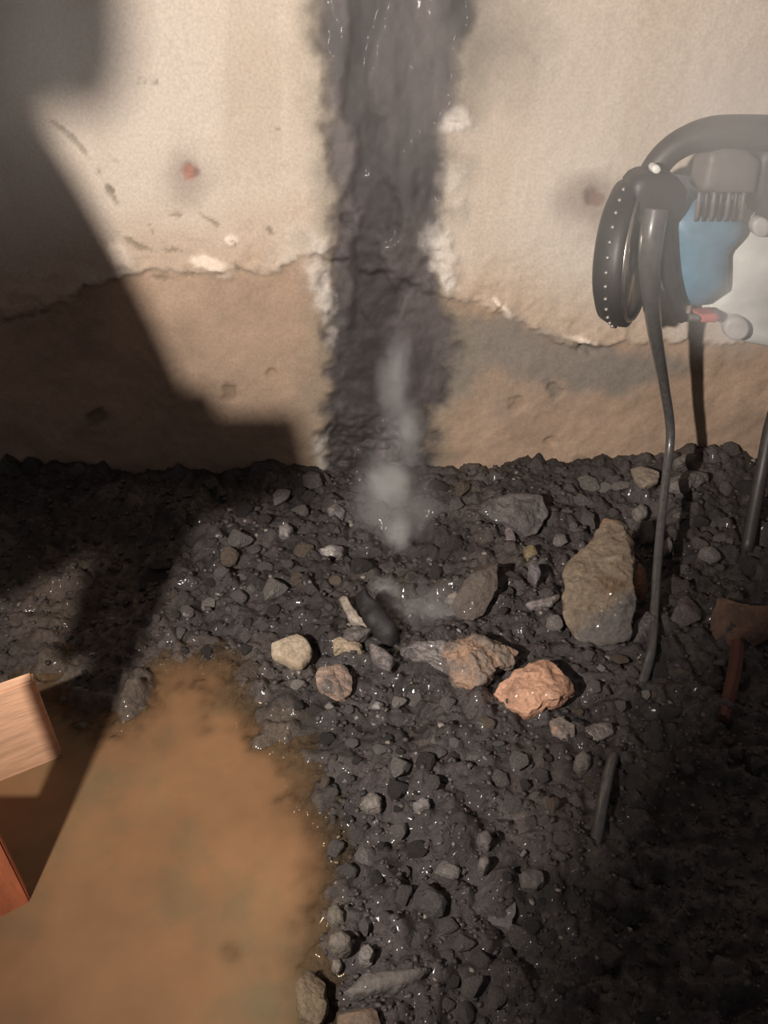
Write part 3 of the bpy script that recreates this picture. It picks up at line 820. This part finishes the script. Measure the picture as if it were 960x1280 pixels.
SEEN = [(350, 612, 26), (372, 618, 22), (392, 606, 28), (386, 625, 18), (352, 634, 24), (376, 640, 20), (300, 676, 30), (318, 690, 16), (286, 702, 20), (330, 712, 22), (360, 708, 14), (372, 728, 24), (344, 742, 26), (300, 748, 22), (258, 750, 18),
        (276, 722, 16), (420, 700, 18), (390, 740, 20), (360, 684, 18), (578, 616, 26), (568, 640, 18), (590, 652, 16), (606, 680, 22), (620, 668, 14), (692, 648, 22), (708, 640, 16), (690, 664, 18), (672, 668, 20), (698, 680, 20), (652, 706, 24), (640, 722, 18),
        (690, 708, 26), (684, 730, 22), (632, 744, 18), (628, 768, 16), (712, 612, 20), (735, 604, 26), (728, 624, 22), (756, 612, 20), (742, 634, 24), (734, 654, 24), (716, 662, 14), (776, 606, 18), (800, 612, 24), (858, 620, 24), (880, 622, 18), (850, 646, 26), (876, 650, 20),
        (852, 672, 22), (846, 700, 20), (872, 684, 22), (856, 716, 18), (884, 700, 26), (846, 640, 14), (896, 604, 22), (912, 566, 18), (760, 812, 18), (774, 826, 20), (752, 838, 14), (736, 822, 16), (730, 846, 20), (790, 842, 14), (738, 872, 20), (756, 868, 14), (776, 884, 16),
        (660, 770, 22), (672, 786, 16), (690, 794, 20), (545, 720, 18), (530, 740, 20), (540, 758, 14), (448, 870, 20), (470, 884, 16), (400, 880, 26), (372, 858, 18), (330, 786, 16), (310, 800, 14), (498, 880, 18), (560, 880, 22), (585, 868, 16), (610, 880, 20),
        (440, 930, 16), (474, 936, 14), (430, 972, 20), (500, 962, 22), (552, 938, 18), (590, 948, 20), (622, 930, 16), (648, 952, 22), (670, 926, 20), (676, 972, 18), (540, 980, 16), (566, 1028, 22), (474, 1022, 34), (500, 1040, 20), (446, 1046, 18), (420, 1064, 22), (436, 1090, 20),
        (520, 1066, 26), (548, 1050, 18), (560, 1090, 30), (470, 1100, 22), (504, 1120, 26), (536, 1130, 34), (480, 1148, 24), (456, 1158, 20), (560, 1160, 22), (500, 1184, 18), (520, 1190, 28), (580, 1180, 20), (600, 1200, 22), (548, 1216, 26), (590, 1234, 30), (540, 1250, 24), (500, 1262, 22), (620, 1250, 24), (580, 1270, 20), (690, 1008, 22), (700, 1050, 20), (640, 1010, 24), (664, 1030, 18)]
while len(placed) < 246 and tries < 9000:
    tries += 1
    px = random.uniform(150, 955)
    py = random.uniform(600, 1275)
    seen = len(SEEN) > 0
    if seen: px, py, w_seen = SEEN.pop(0)
    if not seen and px > 690 and py > 1010 and random.random() < 0.7: continue
    if px < 240 and py < 690: continue
    w = 12 + 26 * random.random() ** 2.2
    if py > 950: w *= 1.15
    if seen: w = w_seen * random.uniform(1.1, 1.35)
    if poly_sd(np.array([px]), np.array([py]), MUD)[0] > -6: continue
    if 455 < px < 530 and 600 < py < 760: continue
    if any(math.hypot(px - a, py - b2) < r + w * 0.5 for a, b2, r in hero_px): continue
    if not seen and any(math.hypot(px - a, py - b2) < (r + w) * 0.42 for a, b2, r in placed): continue
    placed.append((px, py, w))
    kd = random.choices(STONE_KINDS, (1, 6, 2.6, 1.0) if seen else (6, 4, 0.8, 1.2))[0]
    shp = random.choices(('rounded', 'angular', 'flat'), (2, 6, 2))[0]
    size = 'small' if w < 20 else 'larger'
    z = zone_of(px, py)
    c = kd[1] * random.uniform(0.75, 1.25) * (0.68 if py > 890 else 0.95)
    nm, qx, qy = min(MARKS, key=lambda m: math.hypot(px - m[1], py - m[2]))
    dx, dy2 = px - qx, py - qy
    side = ('right of' if dx > 0 else 'left of') if abs(dx) > abs(dy2) else ('below' if dy2 > 0 else 'above')
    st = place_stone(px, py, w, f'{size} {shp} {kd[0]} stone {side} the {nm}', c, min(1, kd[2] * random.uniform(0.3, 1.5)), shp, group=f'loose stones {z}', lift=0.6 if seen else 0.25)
    BY_LABEL.setdefault(st['label'], []).append((math.hypot(dx, dy2), st))
for lab, L in BY_LABEL.items():
    L.sort(key=lambda q: q[0])
    if len(L) > 1:
        for w_, (_, st) in zip(('nearest', 'second nearest', 'third nearest', 'fourth nearest', 'fifth nearest', 'sixth nearest', 'seventh nearest', 'eighth nearest'), L): st['label'] = f'{w_} {lab}'

# gravel nobody could count
bm = bmesh.new(); bmesh.ops.create_icosphere(bm, subdivisions=1, radius=1.0)
ico = np.array([v.co[:] for v in bm.verts]); icf = np.array([[v.index for v in f.verts] for f in bm.faces]); bm.free()
NG = 6500
gx, gy, gw = RNG.uniform(-20, 985, NG), 592 + (1300 - 592) * RNG.random(NG), RNG.uniform(3.0, 10.0, NG)
keep = poly_sd(gx, gy, MUD) < -4
gx, gy, gw = gx[keep], gy[keep], gw[keep]
a, dy, dz = ray(gx, gy)
t = -CAM_Z / dz
wx, wy = a * t, CAM_Y + dy * t
ok = wy < -0.012
wx, wy, gw, t = wx[ok], wy[ok], gw[ok], t[ok]
gh = ground_parts(wx, wy)[0]
rad = 0.5 * gw * t / F
VV, FF, CC = [], [], []
for i in range(len(wx)):
    s = rad[i] * RNG.uniform(0.7, 1.3, 3)
    v = ico * (1 + RNG.uniform(-0.45, 0.25, (len(ico), 1))) * s
    an = RNG.uniform(0, 6.28); ca, sa = math.cos(an), math.sin(an)
    v = np.stack([v[:, 0] * ca - v[:, 1] * sa, v[:, 0] * sa + v[:, 1] * ca, v[:, 2] * 0.55], 1) + (wx[i], wy[i], gh[i] + rad[i] * 0.15)
    VV.append(v); FF.append(icf + i * len(ico))
    c = lin(56, 50, 49) * RNG.uniform(0.45, 1.7) if RNG.random() > 0.05 else lin(120, 112, 106) * RNG.uniform(0.7, 1.2)
    CC.append(np.tile(c, (len(ico), 1)))
gravel = wrap('gravel', fast_mesh('gravel', np.concatenate(VV), np.concatenate(FF)), M_CHUNK, None, False, np.concatenate(CC), {'wet': np.clip(RNG.random(len(VV) * len(ico)) * 0.6 + 0.3, 0, 1)})
tag(gravel, 'fine dark wet gravel strewn between the larger stones', 'gravel', kind='stuff')

# ------------------------------------------------------------------ the machine by the wall
MY = 1.29
machine = empty('blue_machine', on_depth(1000, 430, MY))
tag(machine, 'hazy blue and white machine with black drum and arched handle near the wall', 'machine')
Rv, Uv, Bv = Vector((1, 0, 0)), Vector((0, SP, CP)), Vector((0, -CP, SP))
ax = (0.87 * Rv - 0.20 * Uv + 0.44 * Bv).normalized()
e1 = ax.cross(Vector((0, 0, 1))).normalized(); e2 = ax.cross(e1).normalized()
wc = on_depth(799, 316, 1.22)
def lathe(prof, c, n=56):
    V, Fc = [], []
    for t, r in prof:
        for k in range(n):
            an = 2 * math.pi * k / n
            V.append(c + ax * t + e1 * (math.cos(an) * r) + e2 * (math.sin(an) * r))
    for i in range(len(prof) - 1):
        for k in range(n):
            a, b2 = i * n + k, i * n + (k + 1) % n
            Fc.append((a, b2, b2 + n, a + n))
    Fc.append(tuple(range(n))); Fc.append(tuple(reversed(range((len(prof) - 1) * n, len(prof) * n))))
    return V, Fc
RW = 0.114
drum = mesh_obj('drum', *lathe([(-0.050, 0.05), (-0.048, 0.088), (-0.041, 0.104), (-0.026, 0.112), (-0.012, RW), (-0.002, RW), (0.001, 0.108), (-0.004, 0.098), (-0.012, 0.096), (-0.022, 0.06), (-0.026, 0.03)], wc), M_RUBBER, machine, True)
mesh_obj('rim_ring', *lathe([(-0.001, 0.099), (0.004, 0.1005), (0.0055, 0.1035), (0.003, 0.106), (-0.001, 0.107), (-0.003, 0.103)], wc), M_STEEL, drum, True)
mesh_obj('hub_face', *lathe([(-0.024, 0.06), (-0.016, 0.056), (-0.012, 0.03), (-0.010, 0.008)], wc), M_GREY, drum, True)
sv, sf = lathe([(-0.003, 0.0012), (-0.0016, 0.003), (0.001, 0.0034), (0.0026, 0.002), (0.003, 0.0006)], Vector(), 8)
for k in range(34):
    an = 2 * math.pi * k / 34
    c = wc + ax * -0.020 + (e1 * math.cos(an) + e2 * math.sin(an)) * (RW + 0.0005)
    if k == 0:
        st0 = mesh_obj('stud', sv, sf, M_DULLSTEEL, drum, True)
        st0.location = c
    else:
        st = st0.copy(); COL.objects.link(st); st.parent = drum; st.matrix_parent_inverse = st0.matrix_parent_inverse.copy(); st.location = c
D = lambda pts, Y: [on_depth(x, y, Y) for x, y in pts]
mesh_obj('yoke', *puffy(resample(D([(790, 232), (800, 220), (828, 215), (850, 222), (863, 238), (858, 262), (842, 284), (834, 320), (808, 318), (800, 280), (792, 255)], 1.17), 30), 0.06), M_RUBBER, machine, True)
mesh_obj('arched_handle', *sweep([on_depth(x, y, 1.22) for x, y in [(810, 234), (818, 212), (836, 190), (860, 175), (886, 168), (920, 166), (965, 168), (1010, 178), (1030, 205)]], [0.020, 0.020, 0.020, 0.021, 0.024, 0.024, 0.024, 0.024, 0.022], 14, 6), M_DKGREY, machine, True)
mesh_obj('handle_rivet', *puffy(resample([on_depth(821 + 6 * math.cos(t), 212 + 6 * math.sin(t), 1.165) for t in np.linspace(0, 6.28, 13)[:-1]], 12), 0.02), M_WHITE, machine, True)
mesh_obj('brace', *sweep([on_depth(x, y, 1.17) for x, y in [(826, 290), (832, 330), (840, 364), (850, 392), (855, 399)]], [0.014, 0.012, 0.010, 0.009, 0.008], 10, 5), M_RUBBER, machine, True)
mesh_obj('brace_foot', *sweep([on_depth(x, y, 1.175) for x, y in [(848, 397), (860, 397), (874, 398)]], [0.007, 0.007, 0.006], 8, 4), M_DULLSTEEL, machine, True)
tagr = mesh_obj('red_tag', *puffy(resample(D([(872, 394), (896, 392), (903, 398), (896, 404), (874, 404)], 1.172), 16), 0.03), M_RED, machine, True)
tagr['label'] = 'small red tag under the blue body'
mesh_obj('blue_shell', *puffy(resample(D([(838, 268), (870, 248), (930, 256), (944, 290), (918, 318), (916, 372), (884, 392), (852, 393), (838, 345)], 1.19), 40), 0.2, bevel=0.22), M_BLUE, machine, True)
mesh_obj('white_shell', *puffy(resample(D([(900, 300), (930, 278), (1010, 262), (1060, 290), (1060, 430), (980, 446), (930, 436), (905, 408), (880, 394), (905, 360)], 1.215), 44), 0.19, bevel=0.18), M_WHITE, machine, True)
mesh_obj('top_housing', *puffy(resample(D([(877, 240), (886, 192), (908, 184), (936, 188), (954, 202), (947, 244), (912, 246)], 1.20), 34), 0.06, bevel=0.15), M_GREY, machine, True)
mesh_obj('side_cover', *puffy(resample(D([(944, 250), (950, 190), (975, 176), (1050, 190), (1050, 275), (960, 278)], 1.21), 30), 0.08, bevel=0.12), M_DKGREY, machine, True)
for k in range(7):
    x = 872 + k * 9.2
    mesh_obj('cooling_rib', *sweep([on_depth(x + 3, 240, 1.185), on_depth(x + 1, 256, 1.182), on_depth(x - 2, 276, 1.187)], [0.0035, 0.004, 0.003], 6, 3), M_DKGREY if k % 2 else M_GREY, machine, True)
mesh_obj('outlet_knob', *puffy(resample([on_depth(922 + 16 * math.cos(t), 412 + 15 * math.sin(t), 1.195) for t in np.linspace(0, 6.28, 17)[:-1]], 16), 0.02), M_PALEGREY, machine, True)
mesh_obj('vent_ring', *puffy(resample([on_depth(953 + 12 * math.cos(t), 285 + 13 * math.sin(t), 1.197) for t in np.linspace(0, 6.28, 17)[:-1]], 16), 0.02), M_PALEGREY, machine, True)
mesh_obj('support_leg', *sweep([on_depth(1040, 400, 1.30), on_depth(975, 500, 1.29), on_depth(952, 590, 1.25), on_height(933, 690, 0.0)], [0.014, 0.013, 0.012, 0.012], 12, 5), M_DKGREY, machine, True)
mesh_obj('support_leg', *sweep([on_depth(1090, 400, 1.33), on_depth(1120, 560, 1.32), on_height(1130, 640, 0.0)], [0.022, 0.021, 0.02], 12, 5), M_DKGREY, machine, True)

# the hose that hangs from the machine and runs down over the rubble
def fl(px, py, z):
    p = on_height(px, py, 0.0)
    return on_height(px, py, max(ground_h(p.x, p.y), -0.005) + z)
hp = [on_depth(820, 262, 1.16), on_depth(814, 300, 1.15), on_depth(812, 345, 1.16), on_depth(818, 410, 1.22), on_depth(830, 480, 1.26), on_depth(838, 540, 1.265), on_depth(833, 592, 1.22), on_depth(827, 645, 1.14), on_depth(822, 700, 1.06),
      on_depth(818, 760, 0.965), fl(814, 812, 0.016), fl(804, 850, 0.002), fl(790, 885, -0.012), fl(774, 925, -0.003), fl(763, 958, 0.012), fl(754, 1000, 0.016), fl(746, 1045, 0.008), fl(737, 1085, -0.02), fl(720, 1160, -0.045), fl(700, 1240, -0.045), fl(680, 1340, -0.045)]
hr = [0.018, 0.0175, 0.016, 0.012, 0.0092, 0.0085, 0.008, 0.0078, 0.0078, 0.0078, 0.0078, 0.0078, 0.0078, 0.0078, 0.0078, 0.0078, 0.0078, 0.0078, 0.0078, 0.0078, 0.0078]
hose = mesh_obj('hose', *sweep(hp, hr, 14, 8), M_HOSE, None, True)
tag(hose, 'shiny dark grey hose hanging from the machine and running down over the rubble', 'hose')

# ------------------------------------------------------------------ timber at the edge of the puddle
p2 = on_height(78, 945, 0.0)
Yb = p2.y
block = bm_obj('timber_block', box_between(-0.30, 0.0, 0.0, 0.02, -0.03, 0.152, 0.003), M_TIMBER)
block.location = (p2.x, Yb, 0)
block.rotation_euler = (0, 0, math.radians(30))
tag(block, 'pale sawn timber block standing at the far edge of the puddle', 'timber')
# post foot shows beside the puddle; unseen boards added to cast the left shadows
foot = on_height(38, 1126, 0.0)
frame = empty('post_with_shadow_boards', (foot.x - 0.018, foot.y + 0.02, -0.03))
tag(frame, 'orange timber post standing in the puddle below the pale block, with added shadow-casting boards', 'frame')
bmp = box_between(-0.037, 0.0, 0.0, 0.022, -0.032, 0.66, 0.002)
bmesh.ops.transform(bmp, matrix=Matrix.Translation((foot.x, foot.y, 0)) @ Matrix.Rotation(math.radians(34), 4, 'Z'), verts=bmp.verts[:])
bm_obj('post', bmp, M_ORANGEWOOD, frame)
bm_obj('shadow_lower_board', box_between(-0.64, foot.x - 0.033, foot.y - 0.012, foot.y + 0.004, 0.045, 0.20, 0.002), M_REDWOOD, frame)  # unseen board added to shade the puddle in front of the pale block
bm_obj('post', box_between(foot.x - 0.075, foot.x - 0.037, foot.y + 0.0, foot.y + 0.035, 0.40, 0.66, 0.002), M_ORANGEWOOD, frame)  # unseen extra piece, added to widen the post's shadow to the left
def caster(poly, k, thick, name, m):  # stand-in board cut to throw a given shadow outline
    pts = []
    for q in poly:
        if len(q) == 2: pts.append(LAMP + (on_wall(*q) - LAMP) * k)
        else:
            w = on_height(q[0], q[1], 0.0)
            pts.append(LAMP + (w - LAMP) * (k * -CAM_Y / (w.y - CAM_Y)))
    n = len(pts)
    V = [p - Vector((0, thick / 2, 0)) for p in pts] + [p + Vector((0, thick / 2, 0)) for p in pts]
    Fc = [tuple(range(n)), tuple(reversed(range(n, 2 * n)))] + [(i, i + n, (i + 1) % n + n, (i + 1) % n) for i in range(n)]
    o = mesh_obj(name, V, Fc, m, frame)
    bm = bmesh.new(); bm.from_mesh(o.data); bmesh.ops.recalc_face_normals(bm, faces=bm.faces[:]); bm.to_mesh(o.data); bm.free()
    return o
caster([(-260, 534), (372, 527), (380, 560), (384, 606, 0), (310, 622, 0), (264, 640, 0), (150, 664, 0), (20, 735, 0), (-200, 800, 0)], 0.335, 0.03, 'shadow_bar', M_ORANGEWOOD)  # added out of view for the low bar of shadow
caster([(-260, 580), (-260, 100), (22, 100), (45, 146), (100, 232), (160, 340), (204, 430), (250, 534), (256, 580)], 0.345, 0.02, 'shadow_side_board', M_REDWOOD)  # added out of view, outlined to cast the slanting wall shadow
caster([(-260, 110), (-260, -160), (140, -160), (158, -20), (158, 90), (140, 132), (112, 146), (90, 132), (60, 150), (20, 150)], 0.25, 0.02, 'shadow_top_board', M_REDWOOD)  # added out of view for the upper-left lobe of shadow

mesh_obj('shadow_board_strut', *sweep([LAMP + (on_wall(-40, 40) - LAMP) * 0.25, LAMP + (on_wall(-70, 180) - LAMP) * 0.345], [0.012, 0.012], 8, 3), M_REDWOOD, frame)  # added link holding the unseen shadow boards together

# ------------------------------------------------------------------ the work lamp out of view (its own light is set at the top)
lamp = empty('work_lamp', LAMP + Vector((-0.06, -0.1, 0.0)))
tag(lamp, 'hand-held work lamp lighting the wall, with a flap added to shadow the right floor', 'lamp')
mesh_obj('lamp_handle', *sweep([LAMP + Vector((-0.03, -0.04, 0.0)), LAMP + Vector((-0.05, -0.10, -0.01)), LAMP + Vector((-0.08, -0.2, -0.03))], [0.015, 0.018, 0.016], 12, 5), M_RUBBER, lamp, True)
mesh_obj('lamp_cap', *sweep([LAMP + Vector((-0.018, -0.022, 0.0)), LAMP + Vector((-0.03, -0.04, 0.0))], [0.012, 0.016], 12, 3), M_DULLSTEEL, lamp, True)
def toward(px, py, dist):
    return LAMP + (on_height(px, py, 0.0) - LAMP).normalized() * dist
sh = [toward(930, 640, .16), toward(820, 790, .16), toward(730, 960, .16), toward(650, 1110, .16), toward(560, 1330, .16), toward(900, 1900, .16), toward(1500, 1200, .16), toward(1500, 700, .16)]
V = sh + [p - (p - LAMP).normalized() * 0.003 for p in sh]
n = len(sh)
Fc = [tuple(range(n)), tuple(reversed(range(n, 2 * n)))] + [(i, i + n, (i + 1) % n + n, (i + 1) % n) for i in range(n)]
mesh_obj('added_shadow_flap', V, Fc, M_RUBBER, lamp)  # unseen flap added close to the lamp to cast the lower-right shadow

# ------------------------------------------------------------------ steam and haze: soft bodies of mist
steam = empty('steam', on_wall(490, 590))
tag(steam, 'pale steam rising from the leak and drifting across the wall', 'steam', kind='stuff')
bm = bmesh.new(); bmesh.ops.create_icosphere(bm, subdivisions=3, radius=1.0)
S0 = np.array([v.co[:] for v in bm.verts]); SF = [tuple(v.index for v in f.verts) for f in bm.faces]; bm.free()
def mist(density, seed, lo=0.25, sc=1.6):
    N = Nodes('mist')
    tc = N.n('ShaderNodeTexCoord')
    ln = N.n('ShaderNodeVectorMath', operation='LENGTH')
    N.l(tc.outputs['Object'], ln.inputs[0])
    fall = N.n('ShaderNodeMapRange', interpolation_type='SMOOTHSTEP')
    for i, q in enumerate((0.98, 0.0, 0.0, 1.0)): fall.inputs[i + 1].default_value = q
    N.l(ln.outputs['Value'], fall.inputs[0])
    nz = N.n('ShaderNodeTexNoise', noise_dimensions='4D')
    nz.inputs['Scale'].default_value = sc; nz.inputs['Detail'].default_value = 3; nz.inputs['W'].default_value = seed * 3.7
    N.l(tc.outputs['Object'], nz.inputs['Vector'])
    m1 = N.n('ShaderNodeMath', operation='MULTIPLY'); m2 = N.n('ShaderNodeMath', operation='MULTIPLY')
    N.l(fall.outputs[0], m1.inputs[0]); N.l(N.rng(nz.outputs['Fac'], .36, .64, lo, 1.6), m1.inputs[1])
    N.l(m1.outputs[0], m2.inputs[0]); m2.inputs[1].default_value = density
    v = N.n('ShaderNodeVolumeScatter'); v.inputs['Color'].default_value = (1, 1, 1, 1)
    N.l(m2.outputs[0], v.inputs['Density']); N.l(v.outputs[0], N.out.inputs['Volume'])
    return N.m
def wisp(c, r, density, rot=0.0, lump=0.18, seed=1, name='steam_wisp', sc=1.6, lo=0.25):
    o = mesh_obj(name, S0, SF, mist(density * 2.2, seed, lo, sc), None, True)
    o.location = c; o.scale = r; o.rotation_euler = (0, rot, 0)
    o.parent = steam; o.matrix_parent_inverse = Matrix.Translation(-steam.location)
    return o
def wpx(px, py, Y, rw, rh, rd, density, rot=0.0, seed=1, lump=0.18):
    c = on_depth(px, py, Y)
    s = depth_of(c) / F
    return wisp(c, (rw * s, rd, rh * s), density, rot, lump, seed)
# wide haze
wpx(900, 230, 1.02, 330, 270, 0.16, 1.0, 0.0, 3, 0.1)
wpx(560, 60, 1.2, 330, 300, 0.16, 0.35, 0.0, 5, 0.1)
wpx(60, 40, 0.98, 420, 330, 0.17, 0.22, 0.0, 8, 0.1)
wpx(940, 350, 1.06, 130, 130, 0.09, 2.3, 0.0, 6, 0.15)
wpx(935, 375, 1.08, 62, 55, 0.05, 4.0, 0.0, 7, 0.15)
# the plume over the leak
wpx(494, 470, 1.385, 32, 72, 0.035, 9, 0.10, 11)
wpx(508, 535, 1.37, 34, 64, 0.035, 8, -0.25, 12)
wpx(486, 606, 1.33, 36, 40, 0.03, 26, -0.1, 13, 0.25)
wpx(498, 668, 1.20, 24, 38, 0.025, 12, 0.0, 14)
wpx(482, 738, 1.05, 26, 26, 0.025, 11, 0.0, 15)
wpx(495, 640, 1.25, 75, 140, 0.06, 4.2, 0.0, 16, 0.1)
wpx(530, 770, 0.98, 100, 60, 0.04, 3.2, 0.0, 17, 0.1)
